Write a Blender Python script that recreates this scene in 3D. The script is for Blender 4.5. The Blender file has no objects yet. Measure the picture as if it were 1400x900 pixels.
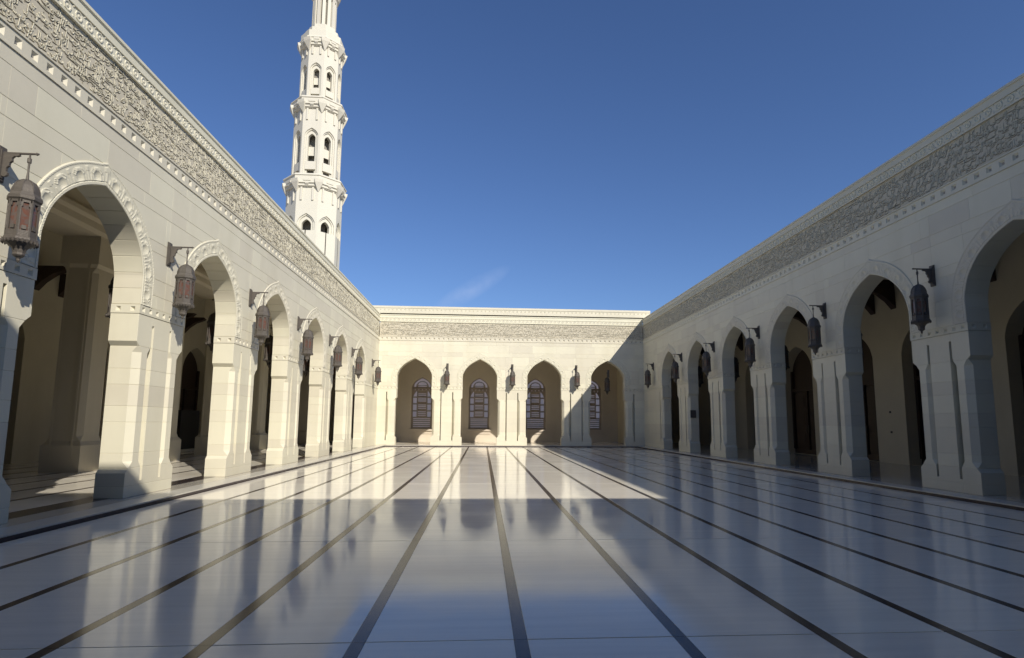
import bpy, bmesh, math, random
from mathutils import Vector, Matrix
random.seed(7)
sc = bpy.context.scene
COL = sc.collection
R = math.radians
PI = math.pi

# ------------------------------------------------------------------ camera
F, YAW, PITCH, ROLL, CX, CY, EYE = 785.0, .0678, .1221, .0066, 714.2, 481.25, 1.6
def ray(a, b):
    c, s = math.cos(ROLL), math.sin(ROLL)
    x, y = c*a+s*b, -s*a+c*b
    up = -y
    c, s = math.cos(PITCH), math.sin(PITCH)
    yf, z = c*F-s*up, s*F+c*up
    c, s = math.cos(YAW), math.sin(YAW)
    return Vector((c*x+s*yf, -s*x+c*yf, z))
o = ray(0, 0)
right = (ray(1, 0)-o).normalized(); up = (ray(0, -1)-o).normalized(); back = -(o.normalized())
cam_data = bpy.data.cameras.new('camera'); cam = bpy.data.objects.new('camera', cam_data); COL.objects.link(cam)
cam.matrix_world = Matrix(((right.x, up.x, back.x, 0), (right.y, up.y, back.y, 0), (right.z, up.z, back.z, EYE), (0, 0, 0, 1)))
cam_data.sensor_width = 36; cam_data.lens = 36*F/1400
cam_data.shift_x = (700-CX)/1400; cam_data.shift_y = (CY-450)/1400
cam_data.clip_end = 8000; cam_data.clip_start = .05
sc.camera = cam

# ------------------------------------------------------------------ light
LX, LY = -.795, 1.35
LDIR = Vector((LX, LY, -1)).normalized()
ELEV = math.asin(-LDIR.z); ROT = math.atan2(-LDIR.x, -LDIR.y)
w = bpy.data.worlds.new('World'); sc.world = w; w.use_nodes = True
nt = w.node_tree; bg = nt.nodes['Background']
sky = nt.nodes.new('ShaderNodeTexSky'); sky.sky_type = 'NISHITA'; sky.sun_disc = False
sky.sun_elevation = ELEV; sky.sun_rotation = ROT; sky.air_density = 1.0; sky.dust_density = .3; sky.ozone_density = 2.5; sky.altitude = 0
SKY_STRENGTH = .085
bg.inputs['Strength'].default_value = SKY_STRENGTH
# one faint wisp of cloud low over the far wall (part of the sky itself)
tc = nt.nodes.new('ShaderNodeTexCoord')
def M(op, a, b=None, c=None, clamp=False):
    n = nt.nodes.new('ShaderNodeMath'); n.operation = op; n.use_clamp = clamp
    for i, v in enumerate((a, b, c)):
        if v is None: continue
        if isinstance(v, (int, float)): n.inputs[i].default_value = v
        else: nt.links.new(v, n.inputs[i])
    return n.outputs[0]
sep = nt.nodes.new('ShaderNodeSeparateXYZ'); nt.links.new(tc.outputs['Generated'], sep.inputs[0])
az = M('DIVIDE', sep.outputs[0], sep.outputs[1]); el = M('DIVIDE', sep.outputs[2], sep.outputs[1])
comb = nt.nodes.new('ShaderNodeCombineXYZ'); nt.links.new(az, comb.inputs[0]); nt.links.new(el, comb.inputs[1])
mp = nt.nodes.new('ShaderNodeMapping'); mp.inputs['Location'].default_value = (.025, -.232, 0); mp.vector_type = 'POINT'
nt.links.new(comb.outputs[0], mp.inputs[0])
mp2 = nt.nodes.new('ShaderNodeMapping'); mp2.inputs['Rotation'].default_value = (0, 0, R(-32)); mp2.inputs['Scale'].default_value = (1, 1, 1)
nt.links.new(mp.outputs[0], mp2.inputs[0])
sp2 = nt.nodes.new('ShaderNodeSeparateXYZ'); nt.links.new(mp2.outputs[0], sp2.inputs[0])
nz = nt.nodes.new('ShaderNodeTexNoise'); nz.inputs['Scale'].default_value = 22; nz.inputs['Detail'].default_value = 6; nt.links.new(mp2.outputs[0], nz.inputs['Vector'])
d2 = M('ADD', M('POWER', M('DIVIDE', sp2.outputs[0], .085), 2), M('POWER', M('DIVIDE', sp2.outputs[1], .019), 2))
d2 = M('MULTIPLY', M('SUBTRACT', 1, M('SQRT', d2), clamp=True), M('SUBTRACT', M('MULTIPLY', nz.outputs[0], 2.4), .6, clamp=True), clamp=True)
front = M('GREATER_THAN', sep.outputs[1], 0)
d2 = M('MULTIPLY', M('MULTIPLY', d2, front), .5)
mixc = nt.nodes.new('ShaderNodeMixRGB'); nt.links.new(d2, mixc.inputs[0]); nt.links.new(sky.outputs[0], mixc.inputs[1]); mixc.inputs[2].default_value = (6.5, 6.8, 7.6, 1)
tint = nt.nodes.new('ShaderNodeMixRGB'); tint.blend_type = 'MULTIPLY'; tint.inputs[0].default_value = 1; tint.inputs[2].default_value = (.68, .83, 1.13, 1)
nt.links.new(mixc.outputs[0], tint.inputs[1]); nt.links.new(tint.outputs[0], bg.inputs['Color'])

sun_d = bpy.data.lights.new('sun', 'SUN'); sun_d.energy = 4.6; sun_d.angle = R(.53); sun_d.color = (1, .935, .83)
sun = bpy.data.objects.new('sun', sun_d); COL.objects.link(sun)
sun.rotation_euler = LDIR.to_track_quat('-Z', 'Y').to_euler()
sc.view_settings.view_transform = 'Standard'; sc.view_settings.look = 'None'
sc.view_settings.exposure = 0.22; sc.view_settings.gamma = 1.0; sc.view_settings.use_curve_mapping = False

# ------------------------------------------------------------------ materials
def material(name, base, rough=.7, spec=.3, var=.06, noise=1.5, namp=.12, bump=.15, bscale=40, metal=0, stain=0, tint=None, coat=0, streak=False):
    m = bpy.data.materials.new(name); m.use_nodes = True
    t = m.node_tree; N = t.nodes; L = t.links; b = N['Principled BSDF']
    b.inputs['Roughness'].default_value = rough; b.inputs['Metallic'].default_value = metal
    b.inputs['Specular IOR Level'].default_value = spec
    b.inputs['Coat Weight'].default_value = coat; b.inputs['Coat Roughness'].default_value = .05
    geo = N.new('ShaderNodeNewGeometry'); oi = N.new('ShaderNodeObjectInfo')
    mpn = N.new('ShaderNodeMapping'); L.new(geo.outputs['Position'], mpn.inputs[0])
    if streak: mpn.inputs['Scale'].default_value = (.28, 5.5, 1)
    n1 = N.new('ShaderNodeTexNoise'); n1.inputs['Scale'].default_value = noise; n1.inputs['Detail'].default_value = 7; n1.inputs['Roughness'].default_value = .62
    L.new(mpn.outputs[0], n1.inputs['Vector'])
    def mth(op, a, c2, d=None):
        n = N.new('ShaderNodeMath'); n.operation = op
        for i, v in enumerate((a, c2, d)):
            if v is None: continue
            if isinstance(v, (int, float)): n.inputs[i].default_value = v
            else: L.new(v, n.inputs[i])
        return n.outputs[0]
    val = mth('ADD', mth('MULTIPLY', mth('SUBTRACT', n1.outputs[0], .5), namp*2), 1)
    val = mth('ADD', val, mth('MULTIPLY', mth('SUBTRACT', oi.outputs['Random'], .5), var*2))
    hs = N.new('ShaderNodeHueSaturation'); hs.inputs['Color'].default_value = (*base, 1); L.new(val, hs.inputs['Value'])
    hue = mth('ADD', .5, mth('MULTIPLY', mth('SUBTRACT', oi.outputs['Random'], .5), .012 if var else 0)); L.new(hue, hs.inputs['Hue'])
    out = hs.outputs[0]
    if stain:
        n3 = N.new('ShaderNodeTexNoise'); n3.inputs['Scale'].default_value = .5; n3.inputs['Detail'].default_value = 9
        mp3 = N.new('ShaderNodeMapping'); mp3.inputs['Scale'].default_value = (2.2, 2.2, .35); L.new(geo.outputs['Position'], mp3.inputs[0]); L.new(mp3.outputs[0], n3.inputs['Vector'])
        rp = N.new('ShaderNodeValToRGB'); rp.color_ramp.elements[0].position = .5; rp.color_ramp.elements[1].position = .75; L.new(n3.outputs[0], rp.inputs[0])
        mx = N.new('ShaderNodeMixRGB'); mx.blend_type = 'MULTIPLY'; L.new(mth('MULTIPLY', rp.outputs[0], stain), mx.inputs[0]); L.new(out, mx.inputs[1]); mx.inputs[2].default_value = (*(tint or (.8, .78, .72)), 1)
        out = mx.outputs[0]
    L.new(out, b.inputs['Base Color'])
    if bump:
        n2 = N.new('ShaderNodeTexNoise'); n2.inputs['Scale'].default_value = bscale; n2.inputs['Detail'].default_value = 5
        L.new(geo.outputs['Position'], n2.inputs['Vector'])
        bp = N.new('ShaderNodeBump'); bp.inputs['Strength'].default_value = bump; bp.inputs['Distance'].default_value = .01
        L.new(n2.outputs[0], bp.inputs['Height']); L.new(bp.outputs[0], b.inputs['Normal'])
    return m
STONE = material('limestone', (.625, .588, .46), rough=.55, spec=.3, var=.06, namp=.07, bump=.12, stain=.35)
CARVED = material('carved_limestone', (.60, .565, .445), rough=.7, spec=.2, var=.02, namp=.09, noise=4, bump=.25, bscale=90)
LETTER_SHADE = material('painted_letter_shade', (.17, .14, .10), rough=.9, spec=.1, var=0, namp=.2, noise=5, bump=0)  # dark colour painting the shade between the carved letters
GROUT = material('stone_core', (.30, .28, .24), rough=.9, spec=.1, var=0, namp=.1)
PLASTER = material('inner_stone', (.60, .545, .415), rough=.7, spec=.25, var=.02, namp=.08, bump=.1, stain=.3)
FARIN = material('far_inner_stone', (.60, .53, .43), rough=.7, spec=.25, var=.02, namp=.08, bump=.1, stain=.3)
GAP_SHADE = material('painted_gap_shade', (.06, .05, .04), rough=.7, var=0, bump=0)  # near-black colour painting the shade of gaps and slits
FRIEZE_BG = material('frieze_ground', (.52, .475, .37), rough=.85, spec=.1, var=0, namp=.1, noise=6)
MARBLE = material('white_marble', (.85, .79, .67), rough=.10, spec=.27, var=.045, namp=.16, noise=1.6, bump=0, streak=True)
_m = MARBLE.node_tree; _a = _m.nodes.new('ShaderNodeTexNoise'); _a.inputs['Scale'].default_value = .9; _a.inputs['Detail'].default_value = 8; _gm = _m.nodes.new('ShaderNodeNewGeometry')
_m.links.new(_gm.outputs['Position'], _a.inputs['Vector']); _rr = _m.nodes.new('ShaderNodeMapRange'); _rr.inputs[1].default_value = .35; _rr.inputs[2].default_value = .7; _rr.inputs[3].default_value = .065; _rr.inputs[4].default_value = .15
_m.links.new(_a.outputs[0], _rr.inputs[0]); _m.links.new(_rr.outputs[0], _m.nodes['Principled BSDF'].inputs['Roughness'])
DARKMARBLE = material('dark_marble', (.05, .038, .038), rough=.17, spec=.22, var=.12, namp=.25, noise=6, bump=0)
GREYMARBLE = material('beige_marble', (.47, .43, .36), rough=.12, spec=.5, var=.05, namp=.12, noise=3, bump=0)
BRONZE = material('weathered_bronze', (.105, .092, .078), rough=.6, spec=.4, var=.03, namp=.25, noise=14, bump=.5, bscale=60, metal=.25)
WOOD = material('dark_carved_wood', (.045, .028, .02), rough=.5, spec=.35, var=.1, namp=.3, noise=8, bump=.4, bscale=30)
SAND = material('pale_ground', (.42, .36, .28), rough=.95, spec=.1, var=0, namp=.12, noise=.3)
MINSTONE = material('minaret_limestone', (.60, .572, .485), rough=.65, spec=.25, var=.02, namp=.05, bump=.1, stain=.2)
PANE = material('pale_coloured_glass', (.80, .75, .76), rough=.15, spec=.5, var=.2, namp=.1, noise=8, bump=0)
_pt = PANE.node_tree; _pm = _pt.nodes.new('ShaderNodeMixShader'); _tr = _pt.nodes.new('ShaderNodeBsdfTranslucent'); _tr.inputs[0].default_value = (.95, .74, .64, 1); _pm.inputs[0].default_value = .75
_pt.links.new(_pt.nodes['Principled BSDF'].outputs[0], _pm.inputs[1]); _pt.links.new(_tr.outputs[0], _pm.inputs[2]); _pt.links.new(_pm.outputs[0], _pt.nodes['Material Output'].inputs[0])
BLACK = material('black_plastic', (.02, .02, .022), rough=.4, spec=.4, var=0, namp=.1, bump=0)
# lantern glass: milky amber-pink, partly see-through, swirls of colour
LGLASS = bpy.data.materials.new('lantern_glass'); LGLASS.use_nodes = True
_t = LGLASS.node_tree; _b = _t.nodes['Principled BSDF']; _b.inputs['Roughness'].default_value = .12; _b.inputs['Transmission Weight'].default_value = .35
_g = _t.nodes.new('ShaderNodeTexCoord'); _n = _t.nodes.new('ShaderNodeTexNoise'); _n.inputs['Scale'].default_value = 7; _n.inputs['Distortion'].default_value = 2.0
_r = _t.nodes.new('ShaderNodeValToRGB'); _r.color_ramp.elements[0].color = (.16, .125, .11, 1); _r.color_ramp.elements[0].position = .4
_r.color_ramp.elements[1].color = (.19, .085, .06, 1); _r.color_ramp.elements[1].position = .62
_t.links.new(_g.outputs['Object'], _n.inputs['Vector']); _t.links.new(_n.outputs[0], _r.inputs[0]); _t.links.new(_r.outputs[0], _b.inputs['Base Color'])

# ------------------------------------------------------------------ mesh helpers
class MB:
    def __init__(s): s.v = []; s.f = []
    def face(s, pts):
        i = len(s.v); s.v += [tuple(p) for p in pts]; s.f.append(tuple(range(i, i+len(pts))))
    def box(s, x0, x1, y0, y1, z0, z1):
        i = len(s.v)
        s.v += [(x, y, z) for z in (z0, z1) for x, y in ((x0, y0), (x1, y0), (x1, y1), (x0, y1))]
        s.f += [(i+3, i+2, i+1, i), (i+4, i+5, i+6, i+7)] + [(i+k, i+(k+1) % 4, i+4+(k+1) % 4, i+4+k) for k in range(4)]
    def loft(s, rings, closed=True, caps=True):
        n = len(rings[0]); i = len(s.v)
        for r in rings: s.v += [tuple(p) for p in r]
        for a in range(len(rings)-1):
            for k in range(n if closed else n-1):
                k2 = (k+1) % n
                s.f.append((i+a*n+k, i+a*n+k2, i+(a+1)*n+k2, i+(a+1)*n+k))
        if caps:
            s.f.append(tuple(i+k for k in reversed(range(n)))); s.f.append(tuple(i+(len(rings)-1)*n+k for k in range(n)))
    def lathe(s, prof, n=8, c=(0, 0), ph=0, caps=True):
        s.loft([[(c[0]+r*math.cos(ph+2*PI*k/n), c[1]+r*math.sin(ph+2*PI*k/n), z) for k in range(n)] for r, z in prof], caps=caps)
    def prism_xz(s, pts, y0, y1):      # polygon in the xz plane, extruded along y
        s.loft([[(x, y0, z) for x, z in pts], [(x, y1, z) for x, z in pts]])
    def prism_yz(s, pts, x0, x1):
        s.loft([[(x0, y, z) for y, z in pts], [(x1, y, z) for y, z in pts]])
    def tube(s, pts, r, n=6):
        rings = []
        for i, p in enumerate(pts):
            a = Vector(pts[max(i-1, 0)]); b = Vector(pts[min(i+1, len(pts)-1)]); d = (b-a).normalized()
            u = d.orthogonal().normalized() if abs(d.x) > .9 else d.cross(Vector((1, 0, 0))).normalized()
            v = d.cross(u); rr = r[i] if isinstance(r, (list, tuple)) else r
            rings.append([tuple(Vector(p)+rr*(math.cos(2*PI*k/n)*u+math.sin(2*PI*k/n)*v)) for k in range(n)])
        s.loft(rings)
    def mesh(s, name, mat, smooth=False, fix=True):
        me = bpy.data.meshes.new(name); me.from_pydata(s.v, [], s.f); me.materials.append(mat)
        if fix:
            bm = bmesh.new(); bm.from_mesh(me); bmesh.ops.recalc_face_normals(bm, faces=bm.faces); bm.to_mesh(me); bm.free()
        if smooth: me.polygons.foreach_set('use_smooth', [True]*len(me.polygons))
        return me
def put(name, me, parent=None, loc=(0, 0, 0), kind=None):
    ob = bpy.data.objects.new(name, me); COL.objects.link(ob); ob.location = loc
    if parent is not None: ob.parent = parent
    if kind: ob['kind'] = kind
    return ob
def thing(name, label, cat, loc=(0, 0, 0), rz=0, group=None):
    ob = bpy.data.objects.new(name, None); COL.objects.link(ob); ob.location = loc; ob.rotation_euler = (0, 0, rz); ob.empty_display_size = .3
    ob['label'] = label; ob['category'] = cat
    if group: ob['group'] = group
    return ob
def tag(ob, label, cat, group=None):
    ob['label'] = label; ob['category'] = cat
    if group: ob['group'] = group
    return ob

# ------------------------------------------------------------------ numbers measured from the photograph
XL, XR, YB, YN = -6.94, 10.92, 38.46, -2.5
S, A, B0, SB = 4.46, 11.90, 12.107, 4.335
HWS, HWB = .87, 1.0165
TW = .55                      # wall thickness
ZK = .08
KL, KR, KB = -6.25, 10.24, 37.82   # lips of the raised walkway
# shape of half an arch: (fraction of half width, fraction of rise)
ARCH_S = [(1, 0), (.985, .07), (.955, .18), (.90, .33), (.80, .49), (.66, .65), (.49, .785), (.30, .89), (.14, .955), (0, 1)]
ARCH_B = [(1, 0), (.985, .07), (.945, .17), (.87, .32), (.76, .47), (.62, .62), (.46, .745), (.29, .85), (.14, .93), (0, 1)]
def refine(pts, n=3):
    out = []
    P = [pts[0]]+pts+[pts[-1]]
    for i in range(1, len(P)-2):
        for k in range(n):
            t = k/n; p0, p1, p2, p3 = P[i-1], P[i], P[i+1], P[i+2]
            out.append(tuple(.5*((2*p1[j])+(-p0[j]+p2[j])*t+(2*p0[j]-5*p1[j]+4*p2[j]-p3[j])*t*t+(-p0[j]+3*p1[j]-3*p2[j]+p3[j])*t**3) for j in (0, 1)))
    out.append(pts[-1]); return out
def half_arch(a, zs, apex, shape, z0):
    """points from (a, z0) up to the apex, on the right side"""
    pts = []
    n = max(1, int((zs-z0)/.2))
    for k in range(n): pts.append((a, z0+(zs-z0)*k/n))
    pts += [(a*x, zs+(apex-zs)*z) for x, z in refine(shape)]
    return pts
def offset_half(pts, wd):
    out = []
    for i, p in enumerate(pts):
        a = pts[max(i-1, 0)]; b = pts[min(i+1, len(pts)-1)]
        dx, dz = b[0]-a[0], b[1]-a[1]; l = math.hypot(dx, dz) or 1
        nx, nz_ = dz/l, -dx/l
        if i == len(pts)-1: out.append((0, p[1]+wd*1.12)); continue
        out.append((max(0.0, p[0]+nx*wd), p[1]+nz_*wd))
    return out

PROFILE = [(0, 0, .004, .004, 0), (.38, 0, .004, .004, 0), (.382, 0, .004, .004, .2), (.56, 0, .004, .004, .2), (.64, .08, .004, .004, .2),
           (.78, .08, .12, .10, .2), (2.96, .08, .12, .10, .2), (3.08, .08, .03, .02, .2), (3.17, 0, .004, .004, .2),
           (3.55, 0, .004, .004, .2), (3.552, 0, .004, .004, 0), (9, 0, .004, .004, 0)]
def prof(z):
    for i in range(len(PROFILE)-1):
        a, b = PROFILE[i], PROFILE[i+1]
        if a[0] <= z <= b[0]:
            t = (z-a[0])/(b[0]-a[0]); return [a[j]+(b[j]-a[j])*t for j in range(1, 5)]
def pier_outline(z, wl, wr, ci, e):
    """plan outline at height z; local y: 0 is the front, + is into the wall. wl/wr: half widths (negative = plain side)"""
    off, co, cs, d = prof(z)
    def side(wd):
        if wd < 0: return [(-wd, e), (-wd, TW)]
        so = ci+.07
        c1 = max(ci-e, 0)
        return [(c1, e), (c1, max(d, e)), (so+e, max(d, e)), (so+e, cs+e), (so+e+cs, e), (wd-off-co-e, e), (wd-off-e, co+e), (wd-off-e, TW)]
    Rr = side(wr); Ll = [(-x, y) for x, y in side(wl)]
    return [(x, y, z) for x, y in (list(reversed(Ll))+Rr)]
COURSES = [ZK, .30, .65, .94, 1.55, 1.87, 2.30, 2.62, 3.08, 3.73]
def pier_meshes(wl, wr, ci, key):
    out = []
    for z0, z1 in zip(COURSES, COURSES[1:]):
        zs = [z0, z0+.007]+[p[0] for p in PROFILE if z0+.008 < p[0] < z1-.008]+[z1-.007, z1]
        rings = [pier_outline(z, wl, wr, ci, .007 if i in (0, len(zs)-1) else 0) for i, z in enumerate(zs)]
        mb = MB(); mb.loft(rings); out.append(mb.mesh('pier_stone', STONE))
    return out
def sunk_band(mb, P, z0, z1, pitch, hole, depth, n=None, thick=.0):
    """P(t, y, z)->xyz maps band coordinates; one row of sunken pyramids of total length n*pitch"""
    zc = (z0+z1)/2; h = hole/2
    for k in range(n):
        a, b = k*pitch, (k+1)*pitch; c = (a+b)/2
        q = [(c-h, zc-h), (c+h, zc-h), (c+h, zc+h), (c-h, zc+h)]; o_ = [(a, z0), (b, z0), (b, z1), (a, z1)]
        for i in range(4):
            j = (i+1) % 4
            mb.face([P(o_[i][0], 0, o_[i][1]), P(o_[j][0], 0, o_[j][1]), P(q[j][0], 0, q[j][1]), P(q[i][0], 0, q[i][1])])
            mb.face([P(q[i][0], 0, q[i][1]), P(q[j][0], 0, q[j][1]), P(c, depth, zc)])
def impost_mesh(wl, wr):
    mb = MB(); z0, z1 = 3.735, 3.915; f = -.012
    def run(P, length, pitch=.245):
        n = max(1, round(length/pitch)); sunk_band(mb, P, z0, z1, length/n, .095, .05, n)
    L = wr+wl
    run(lambda t, y, z: (-wl+t, f+y, z), L)
    run(lambda t, y, z: (wr+.012-y, f+t, z), TW+.012)
    run(lambda t, y, z: (-wl-.012+y, f+t, z), TW+.012)
    for z in (z0, z1):
        mb.face([(-wl-.012, f, z), (wr+.012, f, z), (wr+.012, TW, z), (-wl-.012, TW, z)])
    mb.face([(-wl-.012, f, z0), (-wl, f, z0), (-wl, f, z1), (-wl-.012, f, z1)]); mb.face([(wr, f, z0), (wr+.012, f, z0), (wr+.012, f, z1), (wr, f, z1)])
    mb.face([(-wl-.012, TW, z0), (wr+.012, TW, z0), (wr+.012, TW, z1), (-wl-.012, TW, z1)])
    return mb.mesh('impost_band', CARVED, fix=False)

def archivolt_mesh(a, zs, apex, shape, wd):
    half = half_arch(a, zs, apex, shape, 3.92)
    # resample evenly
    ln = [0]
    for p, q in zip(half, half[1:]): ln.append(ln[-1]+math.hypot(q[0]-p[0], q[1]-p[1]))
    tot = ln[-1]; pitches = max(3, round((tot+.15)/.45)); p_ = tot/pitches
    ns = pitches*20; samp = []
    j = 0
    for k in range(ns+1):
        s_ = tot*k/ns
        while j < len(ln)-2 and ln[j+1] < s_: j += 1
        t = (s_-ln[j])/(ln[j+1]-ln[j]); samp.append((half[j][0]+(half[j+1][0]-half[j][0])*t, half[j][1]+(half[j+1][1]-half[j][1])*t))
    outer = offset_half(samp, wd)
    # smooth outer curve a little, keep monotone
    for _ in range(6):
        outer = [outer[0]]+[((outer[i-1][0]+outer[i][0]+outer[i+1][0])/3, (outer[i-1][1]+outer[i][1]+outer[i+1][1])/3) for i in range(1, len(outer)-1)]+[outer[-1]]
    W_ = [0, .012, .03, .05, .062, .08, .10, .125, .15, .175, .20, .225, .25, .275, .295, .31, .325, .345, .365, .385, .40]
    W_ = [x*wd/.40 for x in W_]
    def hgt(s_, x):
        x = x*.40/wd
        sx = ((s_/p_) % 1-.5)*.45
        bead = .006*(math.cos(s_*2*PI/.055))
        if x < .012 or x > .388: return .012
        if x < .055: return .030+bead*(1 if .02 < x < .04 else 0)
        if x < .065: return .012
        if x > .345: return .032+bead*(1 if .355 < x < .38 else 0)
        if x > .318: return .020
        cz = .150
        r = math.hypot(sx, x-cz) if x > cz else abs(sx)
        if r < .104: return .044-.052*(1-(r/.104)**2)*min(1, max(.25, (x-.06)/.05))
        if r < .112: return .046
        if r < .122: return .030
        if r < .134: return .044
        if r < .144: return .028
        if r < .158: return .040
        if r < .170: return .024
        d = abs(abs(sx)-.225)
        return .036 if d < .028*(x/.3) else .022
    mb = MB(); n = len(W_)
    for sgn in (1, -1):
        base = len(mb.v)
        for k in range(ns+1):
            i_, o_ = samp[k], outer[k]; s_ = tot*k/ns
            mb.v.append((sgn*i_[0], .0, i_[1]))
            for x in W_:
                t = x/wd; mb.v.append((sgn*(i_[0]+(o_[0]-i_[0])*t), -(hgt(s_, x)*.6+.004), i_[1]+(o_[1]-i_[1])*t))
            mb.v.append((sgn*o_[0], .05, o_[1]))
        m = n+2
        for k in range(ns):
            for q in range(m-1):
                f = (base+k*m+q, base+k*m+q+1, base+(k+1)*m+q+1, base+(k+1)*m+q)
                mb.f.append(f if sgn > 0 else f[::-1])
    return mb.mesh('arch_surround', CARVED, fix=False), [(x, z) for x, z in outer]

def voussoir_meshes(a, zs, apex, shape, n=8):
    half = half_arch(a, zs, apex, shape, 3.92)
    ln = [0]
    for p, q in zip(half, half[1:]): ln.append(ln[-1]+math.hypot(q[0]-p[0], q[1]-p[1]))
    tot = ln[-1]
    def at(s_):
        j = 0
        while j < len(ln)-2 and ln[j+1] < s_: j += 1
        t = (s_-ln[j])/(ln[j+1]-ln[j]); p, q = half[j], half[j+1]
        dx, dz = q[0]-p[0], q[1]-p[1]; l = math.hypot(dx, dz)
        return (p[0]+dx*t, p[1]+dz*t), (dz/l, -dx/l)
    out = []
    for k in range(n):
        s0, s1 = tot*k/n, tot*(k+1)/n
        ss = [s0, s0+.008]+[s0+(s1-s0)*j/6 for j in range(1, 6)]+[s1-.008, s1]
        for sg in (1, -1):
            rings = []
            for i, s_ in enumerate(ss):
                p, nn = at(s_); e = .008 if i in (0, len(ss)-1) else 0
                if sg > 0 or True:
                    rings.append([(sg*(p[0]+nn[0]*e), 0.002, p[1]+nn[1]*e), (sg*(p[0]+nn[0]*.06), 0.002, p[1]+nn[1]*.06),
                                  (sg*(p[0]+nn[0]*.06), TW, p[1]+nn[1]*.06), (sg*(p[0]+nn[0]*e), TW, p[1]+nn[1]*e)])
            mb = MB(); mb.loft(rings); out.append(mb.mesh('voussoir', STONE))
    return out

# ---- relief lettering: strokes in the manner of the carved inscription
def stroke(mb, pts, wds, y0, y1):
    stroke1(mb, pts, wds*1.2, .0285, .0282, mb.groove)  # flat dark ribbon: shade painted below the raised letter
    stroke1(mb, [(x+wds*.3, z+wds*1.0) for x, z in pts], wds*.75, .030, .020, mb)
def stroke1(mb, pts, wds, y0, y1, tgt):
    n = len(pts); rows = []
    for i, p in enumerate(pts):
        a = pts[max(i-1, 0)]; b = pts[min(i+1, n-1)]; dx, dz = b[0]-a[0], b[1]-a[1]; l = math.hypot(dx, dz) or 1
        # broad-nib pen at 55 degrees: width depends on direction
        ang = math.atan2(dz, dx); k = .45+.75*abs(math.sin(ang-R(-35)))
        h = wds*k*(.35 if i in (0, n-1) else 1)/2
        nx, nz_ = -dz/l*h, dx/l*h
        rows.append([(p[0]-nx, y0, p[1]-nz_), (p[0]-nx*.8, y1, p[1]-nz_*.8), (p[0]+nx*.8, y1, p[1]+nz_*.8), (p[0]+nx, y0, p[1]+nz_)])
    i0 = len(tgt.v)
    for r in rows: tgt.v += r
    for a in range(n-1):
        for k in range(3): tgt.f.append((i0+a*4+k, i0+a*4+k+1, i0+(a+1)*4+k+1, i0+(a+1)*4+k))
def inscription(u0, u1, z0, z1, rnd, y0=.032, y1=.008):
    K_ = 1.45; zb0, ub0 = z0, u0; z1 = z0+(z1-z0)*K_; u1 = u0+(u1-u0)*K_
    mb = MB(); mb.groove = MB(); H = (z1-z0)/5  # groove gathers the flat dark ribbons that paint shade below the letters
    def arc(cx, cz, rx, rz, a0, a1, n=7): return [(cx+rx*math.cos(R(a0+(a1-a0)*k/(n-1))), cz+rz*math.sin(R(a0+(a1-a0)*k/(n-1)))) for k in range(n)]
    for tier in range(5):
        zc_ = z0+tier*H; u = u0+.05
        while u < u1-.25:
            zb = min(max(zc_+H*rnd.uniform(-.5, .5), z0), z1-H)
            g = rnd.random()
            zz = zb+H*rnd.uniform(.10, .40)
            if g < .30:      # upright letters, alone or in pairs
                for q in range(rnd.choice((1, 2, 2))):
                    x = u+q*.05; h = H*rnd.uniform(.6, .95); sl = rnd.uniform(-.05, .02)
                    stroke(mb, [(x+.015, zz+h*.93), (x, zz+h), (x+sl*.4, zz+h*.5), (x+sl, zz), (x+sl-.03, zz-.01)], .022, y0, y1)
                u += .07
            elif g < .52:    # bowl
                wd = rnd.uniform(.10, .2); stroke(mb, arc(u+wd/2, zz+.03, wd/2, rnd.uniform(.05, .09), 20, -200 if rnd.random() < .3 else -175, 8), .026, y0, y1); u += wd*.62
            elif g < .64:    # long sweep back under the word
                wd = rnd.uniform(.4, .8); x0 = u; zt = zb+H*rnd.choice((.06, .92, .5)); 
                stroke(mb, [(x0+wd*k/7, zt-.03*math.sin(PI*k/7)*(1 if zt < zb+H/2 else -.3)) for k in range(8)], .024, y0, y1); u += .07
            elif g < .78:    # small loop with tail
                stroke(mb, arc(u+.03, zz+.06, .025, .024, 0, 330, 6), .017, y0, y1); stroke(mb, [(u+.055, zz+.06), (u+.045, zz), (u-.01, zz-.04), (u-.07, zz-.045)], .022, y0, y1); u += .065
            elif g < .9:     # teeth
                p = [(u, zz+.06)]
                for q in range(3): p += [(u+.02+q*.032, zz), (u+.032+q*.032, zz+.035)]
                stroke(mb, p, .017, y0, y1); u += .10
            else:            # oblique arm
                stroke(mb, [(u+.13, zz+H*.7), (u+.02, zz+H*.4), (u+.09, zz+H*.05), (u-.04, zz)], .023, y0, y1); u += .08
            for q in range(rnd.choice((0, 1, 1, 2))):   # points and vowel marks
                x = u+rnd.uniform(-.12, .06); z = zb+H*rnd.uniform(.08, .95)
                if rnd.random() < .45:
                    s_ = .012; stroke(mb, [(x-s_, z), (x, z+.002), (x+s_, z)], .03, y0, y1)
                else:
                    l = rnd.uniform(.02, .05); stroke(mb, [(x, z+l*.5), (x+l*.5, z+l*.28), (x+l, z)], .012, y0, y1)
    for b_ in (mb, mb.groove): b_.v = [(ub0+(x-ub0)/K_, y, zb0+(z-zb0)/K_) for x, y, z in b_.v]
    return mb

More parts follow.
